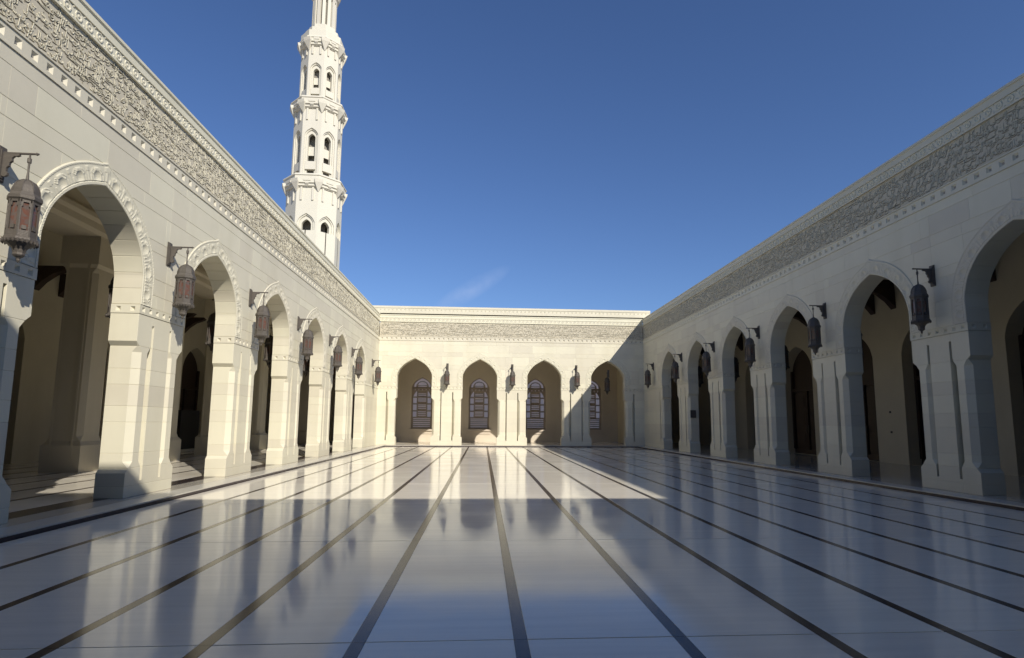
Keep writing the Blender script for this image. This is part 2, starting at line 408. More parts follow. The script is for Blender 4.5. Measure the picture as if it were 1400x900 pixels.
# ------------------------------------------------------------------ arcade facade
def facade(root, u0, u1, centres, hw, apex, zs, shape, ends, rnd, extra_top=False, lamps=None):
    """local frame: x along the wall, -y out into the courtyard, front plane y=0. ends=(left edge of last opening side, ...)"""
    ci = .30*hw/.87
    gap = centres[1]-centres[0]; a = gap/2-hw
    pm = pier_meshes(hw, hw, ci, 'p'); im = impost_mesh(hw, hw)
    for c in centres:
        for m in pm: put('pier_stone', m, root, (c, 0, 0))
        put('impost_band', im, root, (c, 0, 0))
    # end piers, plain towards the corner
    eR = centres[-1]+gap-hw; eL = centres[0]-gap+hw
    if ends[1]:
        cR = eR+hw
        for m in pier_meshes(hw, -(u1-cR), ci, 'r'): put('pier_stone', m, root, (cR, 0, 0))
        mI = impost_mesh(hw, u1-cR-.02); put('impost_band', mI, root, (cR, 0, 0))
    if ends[0]:
        cL = eL-hw
        for m in pier_meshes(-(cL-u0), hw, ci, 'l'): put('pier_stone', m, root, (cL, 0, 0))
        mI = impost_mesh(cL-u0-.02, hw); put('impost_band', mI, root, (cL, 0, 0))
    allc = ([eL-hw] if ends[0] else [])+list(centres)+([eR+hw] if ends[1] else [])
    opens = [c+gap/2 for c in allc[:-1]]
    wd = .40*min(1, a/1.3)
    am, outer = archivolt_mesh(a, zs, apex, shape, wd)
    vm = voussoir_meshes(a, zs, apex, shape)
    for oc in opens:
        put('arch_surround', am, root, (oc, 0, 0))
        for m in vm: put('voussoir', m, root, (oc, 0, 0))
    # core of the wall above the imposts
    half = offset_half(half_arch(a, zs, apex, shape, 3.92), .05)
    half[0] = (half[0][0], 3.921)
    pts = [(u0, 3.921)]
    for oc in opens: pts += [(oc-x, z) for x, z in half]+[(oc+x, z) for x, z in reversed(half[:-1])]
    pts += [(u1, 3.921), (u1, 8.70), (u0, 8.70)]
    mb = MB(); mb.prism_xz(pts, .035, TW); put('wall_core', mb.mesh('wall_core', GROUT), root)
    # inner skin
    mb = MB()
    pts2 = [(x, z) for x, z in pts]; mb.face([(x, TW+.006, z) for x, z in pts2]); put('inner_face', mb.mesh('inner_face', PLASTER), root)
    # ashlar blocks
    zl = [3.92, 4.20, 4.55, 5.11, 5.34, 5.94, 6.22, 6.72, 6.97]
    oz = [p[1] for p in outer]; ox = [max(0, p[0]-.012) for p in outer]; ozap = oz[-1]-.01
    def ua(z):
        if z >= ozap: return 0.0
        for i in range(len(oz)-1):
            if oz[i] <= z <= oz[i+1]:
                t = (z-oz[i])/max(1e-6, oz[i+1]-oz[i]); return ox[i]+(ox[i+1]-ox[i])*t
        return ox[0]
    e = .007; ev = .0025
    def block(poly_out, poly_in):
        mb = MB(); n = len(poly_out); i = len(mb.v)
        mb.v += [(x, 0.0, z) for x, z in poly_in]+[(x, .008, z) for x, z in poly_out]+[(x, .04, z) for x, z in poly_out]
        mb.f.append(tuple(range(n)))
        for r in (0, 1):
            for k in range(n): mb.f.append((r*n+k, r*n+(k+1) % n, (r+1)*n+(k+1) % n, (r+1)*n+k))
        put('wall_stone', mb.mesh('wall_stone', STONE, fix=False), root)
    def clipped(oc, x0, x1, z0, z1):     # x0<x1 on one side of the arch centre (coordinates absolute)
        sg = 1 if (x0+x1)/2 > oc else -1
        a0, b0 = (x0-oc, x1-oc) if sg > 0 else (oc-x1, oc-x0)
        if ua(z1-.01) >= b0-.03: return
        def poly(ee, vv):
            A_, B_ = max(a0, 0)+vv, b0-vv; lo, hi = z0+ee, z1-ee; zs_ = lo
            if ua(lo) > B_-.01:
                lo_, hi_ = lo, hi
                for _ in range(30):
                    m_ = (lo_+hi_)/2
                    if ua(m_) > B_-.01: lo_ = m_
                    else: hi_ = m_
                zs_ = hi_
            n = 9
            left = [(max(A_, ua(hi+(zs_-hi)*k/n)), hi+(zs_-hi)*k/n) for k in range(n+1)]
            pts = [(B_, zs_), (B_, hi)]+left
            pts = [(oc+sg*x, z) for x, z in pts]
            return pts if sg < 0 else pts
        block(poly(0, 0), poly(e, ev))
    for r, (z0, z1) in enumerate(zip(zl, zl[1:])):
        step = gap/3 if z1-z0 > .4 else gap/2.6
        xs = [u0]; x = u0+step*(.35 if r % 2 else .9)
        while x < u1-.5: xs.append(x); x += step*rnd.uniform(.88, 1.12)
        xs.append(u1)
        # force splits at arch centres below the crown
        if z0 < ozap:
            for oc in opens:
                xs = [q for q in xs if q in (u0, u1) or abs(q-oc) > .35]; xs.append(oc)
            xs.sort()
        for x0, x1 in zip(xs, xs[1:]):
            near = [oc for oc in opens if x0 < oc+1.95*a and x1 > oc-1.95*a and z0 < ozap]
            if not near: block([(x0, z0), (x1, z0), (x1, z1), (x0, z1)], [(x0+ev, z0+e), (x1-ev, z0+e), (x1-ev, z1-e), (x0+ev, z1-e)]); continue
            # split at mid-pier between two arches so each piece touches one arch only
            mids = [oc+gap/2 for oc in opens]+[opens[0]-gap/2]
            cut = [m for m in mids if x0+.02 < m < x1-.02]
            segs = [x0]+cut+[x1]
            for s0, s1 in zip(segs, segs[1:]):
                oc = min(near, key=lambda q: abs(q-(s0+s1)/2))
                if s1-s0 > .05: clipped(oc, s0, s1, z0, z1)
    # dentil course of sunken pyramids, inscription, rosettes, coping
    L = u1-u0
    mb = MB(); n = round(L/.314); sunk_band(mb, lambda t, y, z: (u0+t, -.004+y, z), 6.995, 7.255, L/n, .135, .065, n)
    mb.box(u0, u1, -.022, .03, 6.970, 6.990); mb.box(u0, u1, -.026, .03, 7.258, 7.285)
    put('dentil_course', mb.mesh('dentil_course', STONE, fix=False), root)
    mb = MB(); mb.box(u0, u1, .030, .034, 7.286, 8.24); put('frieze_ground', mb.mesh('frieze_ground', FRIEZE_BG), root)
    ins = inscription(u0+.06, u1-.02, 7.31, 8.22, rnd); put('carved_inscription', ins.mesh('carved_inscription', CARVED, fix=False), root, kind='stuff'); put('inscription_shade', ins.groove.mesh('inscription_shade', LETTER_SHADE, fix=False), root, kind='stuff')
    mb = MB(); mb.box(u0, u1, -.024, .03, 8.242, 8.275); mb.box(u0, u1, .012, .03, 8.276, 8.50); mb.box(u0, u1, -.012, .03, 8.502, 8.53)
    mb.prism_yz([(.034, 8.531), (-.001, 8.531), (-.001, 8.66), (-.03, 8.68), (-.03, 8.735), (TW, 8.735), (TW, 8.70), (.034, 8.705)], u0, u1)
    put('coping', mb.mesh('coping', STONE), root)
    mb = MB(); n = round(L/.27); p_ = L/n
    for k in range(n):
        c = u0+(k+.5)*p_; q = 8
        def ring(r, y): return [(c+r*math.cos(2*PI*i/q), y, 8.397+r*math.sin(2*PI*i/q)) for i in range(q)]
        mb.loft([ring(.092, .012), ring(.086, -.002), ring(.068, -.002), ring(.05, .011), ring(.028, .011), ring(.012, -.004)])
        for dz in (-.085, .085):
            cc = c+p_/2; mb.loft([[(cc-.022, .012, 8.397+dz-.022), (cc+.022, .012, 8.397+dz-.022), (cc+.022, .012, 8.397+dz+.022), (cc-.022, .012, 8.397+dz+.022)], [(cc+x, -.006, 8.397+dz+z) for x, z in ((-.006, -.006), (.006, -.006), (.006, .006), (-.006, .006))]])
    put('rosette_course', mb.mesh('rosette_course', CARVED, fix=False), root)
    return opens, a

# left wall: u = y ; right wall: u = -y ; far wall: u = x
rnd = random.Random(3)
wl_ = thing('arcade_wall', 'long pale stone arcade on the left, sunlit face with carved inscription', 'arcade', (XL, 0, 0), R(90))
cl = [A+HWS+k*S for k in range(-2, 5)]
facade(wl_, YN, YB, cl, HWS, 5.83, 4.5, ARCH_S, (True, True), rnd)
wr_ = thing('arcade_wall', 'long stone arcade on the right, wholly in shade', 'arcade', (XR, 0, 0), R(-90))
cr = sorted([-(B0+HWS+k*S) for k in range(-2, 5)])
facade(wr_, -YB, -YN, cr, HWS, 5.83, 4.5, ARCH_S, (True, True), rnd)
wb_ = thing('arcade_wall', 'far stone arcade with four arches and raised parapet facing the camera', 'arcade', (0, YB, 0), 0)
X1 = -5.714
cb = [X1+SB-HWB+k*SB for k in range(3)]
facade(wb_, XL, XR, cb, HWB, 5.80, 4.67, ARCH_B, (True, True), rnd)
# raised parapet behind the far coping
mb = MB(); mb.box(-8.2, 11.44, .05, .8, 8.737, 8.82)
put('parapet_gap_shade', mb.mesh('parapet_gap_shade', GAP_SHADE), wb_)  # dark colour paints the shade in the gap under the parapet
PY = .0
mb = MB(); mb.prism_yz([(PY-.03, 8.82), (PY-.03, 9.02), (PY+.0, 9.03), (PY+.0, 9.17), (PY-.03, 9.18), (PY-.03, 9.32), (PY+.9, 9.32), (PY+.9, 8.82)], -8.2, 11.47)
put('parapet', mb.mesh('parapet', STONE), wb_)
mb = MB()
k = -8.0
while k < 11.4:
    def ring(r, y): return [(k+r*math.cos(2*PI*i/6), y, 9.09+r*math.sin(2*PI*i/6)) for i in range(6)]
    mb.loft([ring(.06, PY+.003), ring(.05, PY-.02), ring(.03, PY-.02), ring(.01, PY-.002)]); k += .27
put('parapet_rosettes', mb.mesh('parapet_rosettes', CARVED, fix=False), wb_)
# near wall (behind the camera): taller, throws the shadow over the foreground
nw = thing('prayer_hall_wall', 'tall stone wall closing the courtyard on the near side', 'wall', (0, YN, 0), R(180))
mb = MB(); half = half_arch(1.3, 4.5, 5.8, ARCH_S, 0)
pts = [(-16.4, 0)]
for oc in (-8.4, -4.2, 0, 4.2):
    pts += [(oc-x, z) for x, z in half]+[(oc+x, z) for x, z in reversed(half[:-1])]
pts += [(16.4, 0), (16.4, 11.42), (-2.5, 11.42), (-2.5, 11.03), (-16.4, 11.03)]
mb.prism_xz(pts, 0, .6); put('wall_face', mb.mesh('wall_face', STONE), nw)
mb = MB(); mb.box(-16.4, 16.4, 1.6, 2.1, 0, 10.6); mb.box(-16.4, 16.4, .6, 1.6, 10.3, 10.6); put('back_wall', mb.mesh('back_wall', PLASTER), nw)

# ------------------------------------------------------------------ arcade interiors
def faceplate(mb, P, x0, x1, z0, z1, hole, y):
    """plane with an arched hole; hole = half points (x,z) from the bottom right up to the apex, centred on hc"""
    hc, half = hole; a = half[0][0]; hz = half[0][1]
    q = lambda x, z: P(x, y, z)
    mb.face([q(x0, z0), q(hc-a, z0), q(hc-a, hz), q(hc-a, z1), q(x0, z1)]); mb.face([q(hc+a, z0), q(x1, z0), q(x1, z1), q(hc+a, z1), q(hc+a, hz)])
    if hz > z0+1e-4: mb.face([q(hc-a, z0), q(hc+a, z0), q(hc+a, hz), q(hc-a, hz)])
    for sg in (1, -1):
        for (xa, za), (xb, zb) in zip(half, half[1:]): mb.face([q(hc+sg*xa, za), q(hc+sg*xb, zb), q(hc+sg*xb, z1), q(hc+sg*xa, z1)])
def reveal(mb, P, hole, y0, y1, bottom=True):
    hc, half = hole
    for sg in (1, -1):
        for (xa, za), (xb, zb) in zip(half, half[1:]): mb.face([P(hc+sg*xa, y0, za), P(hc+sg*xb, y0, zb), P(hc+sg*xb, y1, zb), P(hc+sg*xa, y1, za)])
    if bottom:
        a, z = half[0]; mb.face([P(hc-a, y0, z), P(hc+a, y0, z), P(hc+a, y1, z), P(hc-a, y1, z)])
Id = lambda x, y, z: (x, y, z)
def fill(mb, hole, y):
    hc, half = hole; mb.face([(hc+x, y, z) for x, z in half]+[(hc-x, y, z) for x, z in reversed(half[:-1])])
def door_wall(root, opens, u0, u1, gap, y, zt):
    """inner wall with dark arched wooden doorways; local y = depth"""
    a = 1.40; half = half_arch(a, 4.35, 5.6, ARCH_S, ZK)
    mb = MB(); xs = [u0]+[o_+gap/2 for o_ in opens[:-1]]+[u1]
    for oc, x0, x1 in zip(opens, xs, xs[1:]): faceplate(mb, Id, x0, x1, ZK, 8.45, (oc, half), y); reveal(mb, Id, (oc, half), y, y+.55)
    mb.box(u0, u1, y+.9, y+1.0, 0, 8.7)
    put('inner_wall', mb.mesh('inner_wall', PLASTER), root)
    m2 = MB()
    m2.box(-1.40, 1.40, .50, .56, ZK, .32); m2.box(-1.40, -1.26, .44, .56, .32, 4.4); m2.box(1.26, 1.40, .44, .56, .32, 4.4); m2.box(-1.40, 1.40, .44, .56, 3.3, 3.46); m2.box(-.05, .05, .46, .56, .32, 3.3)
    for sx in (-1, 1):
        for z0 in (.45, 1.45, 2.4):
            m2.box(min(sx*.16, sx*1.15), max(sx*.16, sx*1.15), .50, .56, z0, z0+.8)
            m2.box(min(sx*.30, sx*1.0), max(sx*.30, sx*1.0), .48, .50, z0+.14, z0+.66)
    fill(m2, (0, half), .565); dm = m2.mesh('wooden_door', WOOD)
    hm = MB(); hm.box(.08, .11, .42, .46, 1.15, 1.55); hm.box(-.11, -.08, .42, .46, 1.15, 1.55); hm = hm.mesh('door_handle', BRONZE)
    for oc in opens:
        d = put('wooden_door', dm, root, (oc, y, 0)); put('door_handle', hm, d)
def ceiling(root, u0, u1, centres, y1, beams=True):
    mb = MB(); mb.box(u0, u1, TW+.01, y1, 8.42, 8.69); put('roof_slab', mb.mesh('roof_slab', PLASTER), root)
    m2 = MB()
    if beams: m2.box(-.13, .13, TW+.01, y1-.02, 7.02, 7.30)
    for y, s in ((TW+.01, 1), (y1-.01, -1)):
        if not beams and s > 0: continue
        m2.prism_yz([(y, 7.01), (y+s*1.15, 7.01), (y+s*1.0, 6.86), (y+s*.6, 6.72), (y+s*.25, 6.45), (y, 6.15)], -.14, .14)
    bname = 'ceiling_beam' if beams else 'corbel'; bm_ = m2.mesh(bname, WOOD)
    for c in centres:
        for d in (-.6, .6): put(bname, bm_, root, (c+d, 0, 0))
# right: local frame of right wall (y local -> world +x), doors wall at depth 5.25
rd = thing('arcade_back_wall', 'yellowish inner wall with dark arched doorways behind the right arcade', 'wall', (XR, 0, 0), R(-90))
opr = [c+S/2 for c in [cr[0]-S]+cr]
door_wall(rd, opr, -46, -YN, S, 5.25, 8.4); ceiling(rd, -46, -YN, cr+[cr[0]-S, cr[0]-2*S], 5.25)
mb = MB()
for z in (2.10, 1.31): mb.box(-.045, .045, -.02, .0, z-.04, z+.04)
sm = mb.mesh('wall_socket', BLACK)
for c in cr: put('wall_socket', sm, rd, (c, 5.249, 0))
# left: outer wall deeper, row of inner piers with a beam
ld = thing('arcade_back_wall', 'dim inner wall with dark arched doorways behind the left arcade', 'wall', (XL, 0, 0), R(90))
opl = [c+S/2 for c in cl+[cl[-1]+S]]; opl = [opl[0]-S]+opl
door_wall(ld, opl, YN, 46, S, 8.95, 8.4); ceiling(ld, YN, 46, cl+[cl[-1]+S, cl[-1]+2*S], 8.95, False)
mb = MB()
mb.prism_yz([(4.55, 7.05), (4.45, 7.15), (4.45, 7.34), (4.35, 7.42), (4.35, 7.55), (4.55, 7.60), (4.55, 8.42), (5.65, 8.42), (5.65, 7.60), (5.75, 7.55), (5.75, 7.15), (5.65, 7.05)], YN, 46)
put('inner_beam', mb.mesh('inner_beam', PLASTER), ld)
def inner_pier_mesh():
    mb = MB()
    def rg(z, o_, c): 
        x, y = .55-o_, .55-o_
        return [(x, -y+c, z), (x, y-c, z), (x-c, y, z), (-x+c, y, z), (-x, y-c, z), (-x, -y+c, z), (-x+c, -y, z), (x-c, -y, z)]
    mb.loft([rg(ZK, 0, .004), rg(.85, 0, .004), rg(.97, .09, .004), rg(1.12, .09, .12), (rg(5.95, .09, .12)), rg(6.1, .09, .01), rg(6.2, 0, .004), rg(7.05, 0, .004)])
    for s_ in (-1, 1):
        mb.box(-.33, -.27, s_*.552-.004, s_*.552+.004, .5, 6.3); mb.box(.27, .33, s_*.552-.004, s_*.552+.004, .5, 6.3)
    return mb.mesh('inner_pier', PLASTER)
ipm = inner_pier_mesh()
names = ['nearest', 'second', 'third', 'fourth', 'fifth', 'sixth']
for k in range(6):
    t = put('inner_pier', ipm, None, (XL-5.1, 18.05+k*S, 0))
    tag(t, 'inner square stone pier of the left arcade, %s one counting from the camera' % names[k], 'pier', 'inner piers of the left arcade')
t = put('inner_pier', ipm, None, (XL-5.1, 18.05-2*S, 0)); tag(t, 'inner square stone pier of the left arcade beside the near wall', 'pier', 'inner piers of the left arcade')
# far arcade: window wall
bd = thing('arcade_back_wall', 'shaded inner wall with arched lattice windows behind the far arcade', 'wall', (0, 45.0, 0), 0)
WH = half_arch(.80, 4.25, 5.05, ARCH_B, 1.05)
wx = [-.30+k*4.42 for k in (-3, -2, -1, 0, 1, 2, 3)]
mb = MB(); xs = [-15.9]+[x+2.21 for x in wx[:-1]]+[16.2]
for oc, x0, x1 in zip(wx, xs, xs[1:]): faceplate(mb, Id, x0, x1, ZK, 8.45, (oc, WH), 0); reveal(mb, Id, (oc, WH), 0, .30)
put('inner_wall', mb.mesh('inner_wall', FARIN), bd)
mb = MB(); mb.box(XL+.01, XR-.01, -5.98, 0, 8.42, 8.69); put('roof_slab', mb.mesh('roof_slab', PLASTER), bd)
mb = MB(); mb.box(XL+.01, XL+.3, -5.9, 0, ZK, 8.42); mb.box(XR-.3, XR-.01, -5.9, 0, ZK, 8.42); put('end_wall', mb.mesh('end_wall', PLASTER), bd)
# window parts
fm = MB(); H2 = offset_half(WH, -.07); H2[0] = (.73, 1.12); H2[-1] = (0, 4.95)
for sg in (1, -1):
    for (a_, b_), (c_, d_) in zip(zip(WH, WH[1:]), zip(H2, H2[1:])):
        fm.face([(sg*a_[0], .14, a_[1]), (sg*b_[0], .14, b_[1]), (sg*d_[0], .14, d_[1]), (sg*c_[0], .14, c_[1])]); fm.face([(sg*c_[0], .14, c_[1]), (sg*d_[0], .14, d_[1]), (sg*d_[0], .25, d_[1]), (sg*c_[0], .25, c_[1])])
fm.box(-.8, .8, .13, .25, 1.05, 1.13)
WCOL = material('bronze_brown_screen', (.40, .33, .26), rough=.5, spec=.3, var=0, namp=.15, noise=10, bump=.3)
fmesh = fm.mesh('window_frame', WCOL)
sc_ = MB()
for x in (-.36, .36): sc_.box(x-.03, x+.03, .15, .24, 1.9, 4.05)
for z in (1.9, 2.43, 2.97, 3.50, 4.05, 4.20): sc_.box(-.74, .74, .16, .24, z-.022, z+.022)
sill = MB(); sill.box(-.93, .93, -.05, .24, .68, .90); sill.box(-1.0, 1.0, -.16, .24, .90, 1.04); sillm = sill.mesh('window_sill', FARIN)
panes = []; holes = []
def pane(pts):
    holes.append([(x, z) for x, z in pts])
    m = MB(); m.face([(x, .252, z) for x, z in pts]); panes.append(m.mesh('pane', PANE, fix=False))
rect = lambda x0, x1, z0, z1: pane([(x0, z0), (x1, z0), (x1, z1), (x0, z1)])
for z0 in (4.27,):
    no, ni = [], []
    for k in range(9):
        th = PI*k/8; no.append((.64*math.cos(th), z0+.02+.66*math.sin(th)**.9)); ni.append((.49*math.cos(th), z0+.02+.47*math.sin(th)))
    for k in range(8): pane([no[k], no[k+1], ni[k+1], ni[k]])
    for k in range(4):
        r0 = [(.36*math.cos(PI*j/4), z0+.16+.26*math.sin(PI*j/4)) for j in (k, k+1)]; pane([(0, z0+.14), r0[0], r0[1]])
    rect(-.34, .34, z0+.03, z0+.09)
for k in range(5):
    x = -.56+k*.28; pane([(x-.05, 4.12), (x+.05, 4.12), (x, 3.98)])
for z in (3.72, 3.60, 3.38, 3.26, 3.16, 2.86, 2.74, 2.60, 2.34, 2.2, 2.06): rect(-.31, .31, z, z+.055)
for sg in (-1, 1):
    pane([(sg*.41, 3.54), (sg*.68, 3.54), (sg*.60, 3.74), (sg*.46, 3.95), (sg*.41, 3.95)])
    rect(min(sg*.41, sg*.69), max(sg*.41, sg*.69), 3.02, 3.44); rect(min(sg*.41, sg*.69), max(sg*.41, sg*.69), 2.48, 2.92); rect(min(sg*.41, sg*.69), max(sg*.41, sg*.69), 1.97, 2.38)
for z in (1.80, 1.66, 1.50, 1.36, 1.2): rect(-.66, .66, z, z+.06)
from mathutils.geometry import tessellate_polygon
_out = [(x, z) for x, z in WH]+[(-x, z) for x, z in reversed(WH[:-1])]
_loops = [[Vector((x, z, 0)) for x, z in _out]]
for h in holes:
    cx_ = sum(p[0] for p in h)/len(h); cz_ = sum(p[1] for p in h)/len(h)
    _loops.append([Vector((cx_+(x-cx_)*.985, cz_+(z-cz_)*.985, 0)) for x, z in h])
_flat = [p for l in _loops for p in l]
for tri in tessellate_polygon(_loops): sc_.face([(_flat[i].x, .245, _flat[i].y) for i in tri])
smesh = sc_.mesh('window_screen', WCOL, fix=False)
for oc in wx:
    wn = put('window', smesh, bd, (oc, 0, 0)); put('window_frame', fmesh, wn); 
    for p in panes: put('pane', p, wn)
    put('window_sill', sillm, wn)

# ------------------------------------------------------------------ ground, courtyard floor
mb = MB(); mb.box(-3000, 3000, -3000, 3000, -1, -.06); g = put('ground', mb.mesh('ground', SAND), kind='structure')
fl = bpy.data.objects.new('courtyard_floor', None); COL.objects.link(fl); fl['kind'] = 'structure'
mb = MB(); mb.box(KL+.0, KR, YN, KB, -.055, -.014); put('floor_bed', mb.mesh('floor_bed', GROUT), fl)
stripes = [-5.18, -4.07, -3.01, -1.96, -.88, .306, 1.512, 2.634, 3.676, 4.74, 5.80, 6.90, 8.0, 9.12]
edges = [KL]+stripes+[KR]
SW = .050
jy = [YN, .88, 4.48, 8.10]+[8.10+3.62*k for k in range(1, 9)]; jy = [y for y in jy if y < KB-.4]+[KB]
for i, (x0, x1) in enumerate(zip(edges, edges[1:])):
    a0 = x0+(SW if i else 0); a1 = x1-(SW if i < len(stripes) else 0)
    for k, (y0, y1) in enumerate(zip(jy, jy[1:])):
        e_ = .0065; z = random.uniform(-.0006, .0006)
        tz = random.uniform(-.0006, .0006); tx = random.uniform(-.0003, .0003)
        m = MB(); m.loft([[(a0+.0015, y0+e_, -.02), (a1-.0015, y0+e_, -.02), (a1-.0015, y1-e_, -.02), (a0+.0015, y1-e_, -.02)],
                          [(a0+.0015, y0+e_, z-.001), (a1-.0015, y0+e_, z-.001), (a1-.0015, y1-e_, z-.001), (a0+.0015, y1-e_, z-.001)],
                          [(a0+.003, y0+e_+.001, z+tx), (a1-.003, y0+e_+.001, z-tx), (a1-.003, y1-e_-.001, z+tz-tx), (a0+.003, y1-e_-.001, z+tz+tx)]])
        put('marble_slab', m.mesh('marble_slab', MARBLE), fl)
for x in stripes:
    for y0, y1 in zip(jy, jy[1:]):
        m = MB(); m.box(x-SW+.0005, x+SW-.0005, y0+.002, y1-.002, -.02, .0); put('dark_strip', m.mesh('dark_strip', DARKMARBLE), fl)
# raised walkways round the court
wk = bpy.data.objects.new('walkway', None); COL.objects.link(wk); wk['kind'] = 'structure'
def walk(x0, x1, y0, y1, m, name='paving'):
    b = MB(); b.box(x0, x1, y0, y1, -.05, ZK); put(name, b.mesh(name, m), wk)
def grid(x0, x1, y0, y1, sx, sy, m, name):
    nx = max(1, round((x1-x0)/sx)); ny = max(1, round((y1-y0)/sy))
    dx, dy = (x1-x0)/nx, (y1-y0)/ny
    b = MB(); b.box(.004, dx-.004, .004, dy-.004, -.05, ZK); me = b.mesh(name, m)
    for i in range(nx):
        for j in range(ny): put(name, me, wk, (x0+i*dx, y0+j*dy, 0))
mb = MB()
mb.box(-16.5, KL-.01, YN, 46, -.055, ZK-.015); mb.box(KR+.01, 16.9, YN, 46, -.055, ZK-.015); mb.box(KL-.01, KR+.01, KB+.01, 46, -.055, ZK-.015)
put('paving_bed', mb.mesh('paving_bed', GROUT), wk)
# kerb stones
def kerb(x0, x1, y0, y1, ax):
    n = round(((y1-y0) if ax == 'y' else (x1-x0))/1.2); 
    for k in range(n):
        if ax == 'y': walk(x0, x1, y0+(y1-y0)*k/n+.003, y0+(y1-y0)*(k+1)/n-.003, STONE_K, 'kerb_stone')
        else: walk(x0+(x1-x0)*k/n+.003, x0+(x1-x0)*(k+1)/n-.003, y0, y1, STONE_K, 'kerb_stone')
STONE_K = material('kerb_marble', (.56, .53, .46), rough=.25, spec=.5, var=.05, namp=.08, noise=3, bump=0)
kerb(KL-.45, KL, YN, KB+.45, 'y'); kerb(KR, KR+.45, YN, KB+.45, 'y'); kerb(KL+.003, KR-.003, KB, KB+.45, 'x')
# dark riser strip under the lip
mb = MB(); mb.box(KL-.0, KL+.05, YN, KB-.05, -.03, .004); mb.box(KR-.05, KR, YN, KB-.05, -.03, .004); mb.box(KL, KR, KB-.05, KB, -.03, .004)
mb.box(KL, KL+.012, YN, KB-.012, .005, ZK-.022); mb.box(KR-.012, KR, YN, KB-.012, .005, ZK-.022); mb.box(KL, KR, KB-.012, KB, .005, ZK-.022)
put('kerb_riser', mb.mesh('kerb_riser', DARKMARBLE), wk)
grid(KL-.95, KL-.455, YN, 44.99, .5, 1.2, GREYMARBLE, 'paving_stone')
grid(KL-1.45, KL-.955, YN, 44.99, .5, 2.4, DARKMARBLE, 'dark_border')
grid(-15.88, KL-1.455, YN, 44.99, 1.07, 3.6, MARBLE, 'paving_slab')
for x in (-8.77, -9.84, -10.9, -12.0, -13.1, -14.3): mb = MB(); mb.box(x-.05, x+.05, YN, 44.99, ZK-.01, ZK+.004); put('dark_line', mb.mesh('dark_line', DARKMARBLE), wk)
grid(KR+.455, KR+.95, YN, 44.99, .5, 1.2, GREYMARBLE, 'paving_stone')
grid(KR+.955, 16.16, YN, 44.99, 1.2, 2.4, GREYMARBLE, 'paving_slab')
grid(KL, KR, KB+.455, KB+.9, 1.2, .45, GREYMARBLE, 'paving_stone')
grid(KL, KR, KB+.905, 44.99, 1.15, 2.0, MARBLE, 'paving_slab')
mb = MB(); mb.box(9.35, 10.2, 35.0, 35.55, .002, .022); mb.box(9.40, 10.15, 35.05, 35.50, .022, .03)
tag(put('floor_mat', mb.mesh('floor_mat', WOOD)), 'thin dark brown mat lying by the kerb in the far right corner', 'mat')

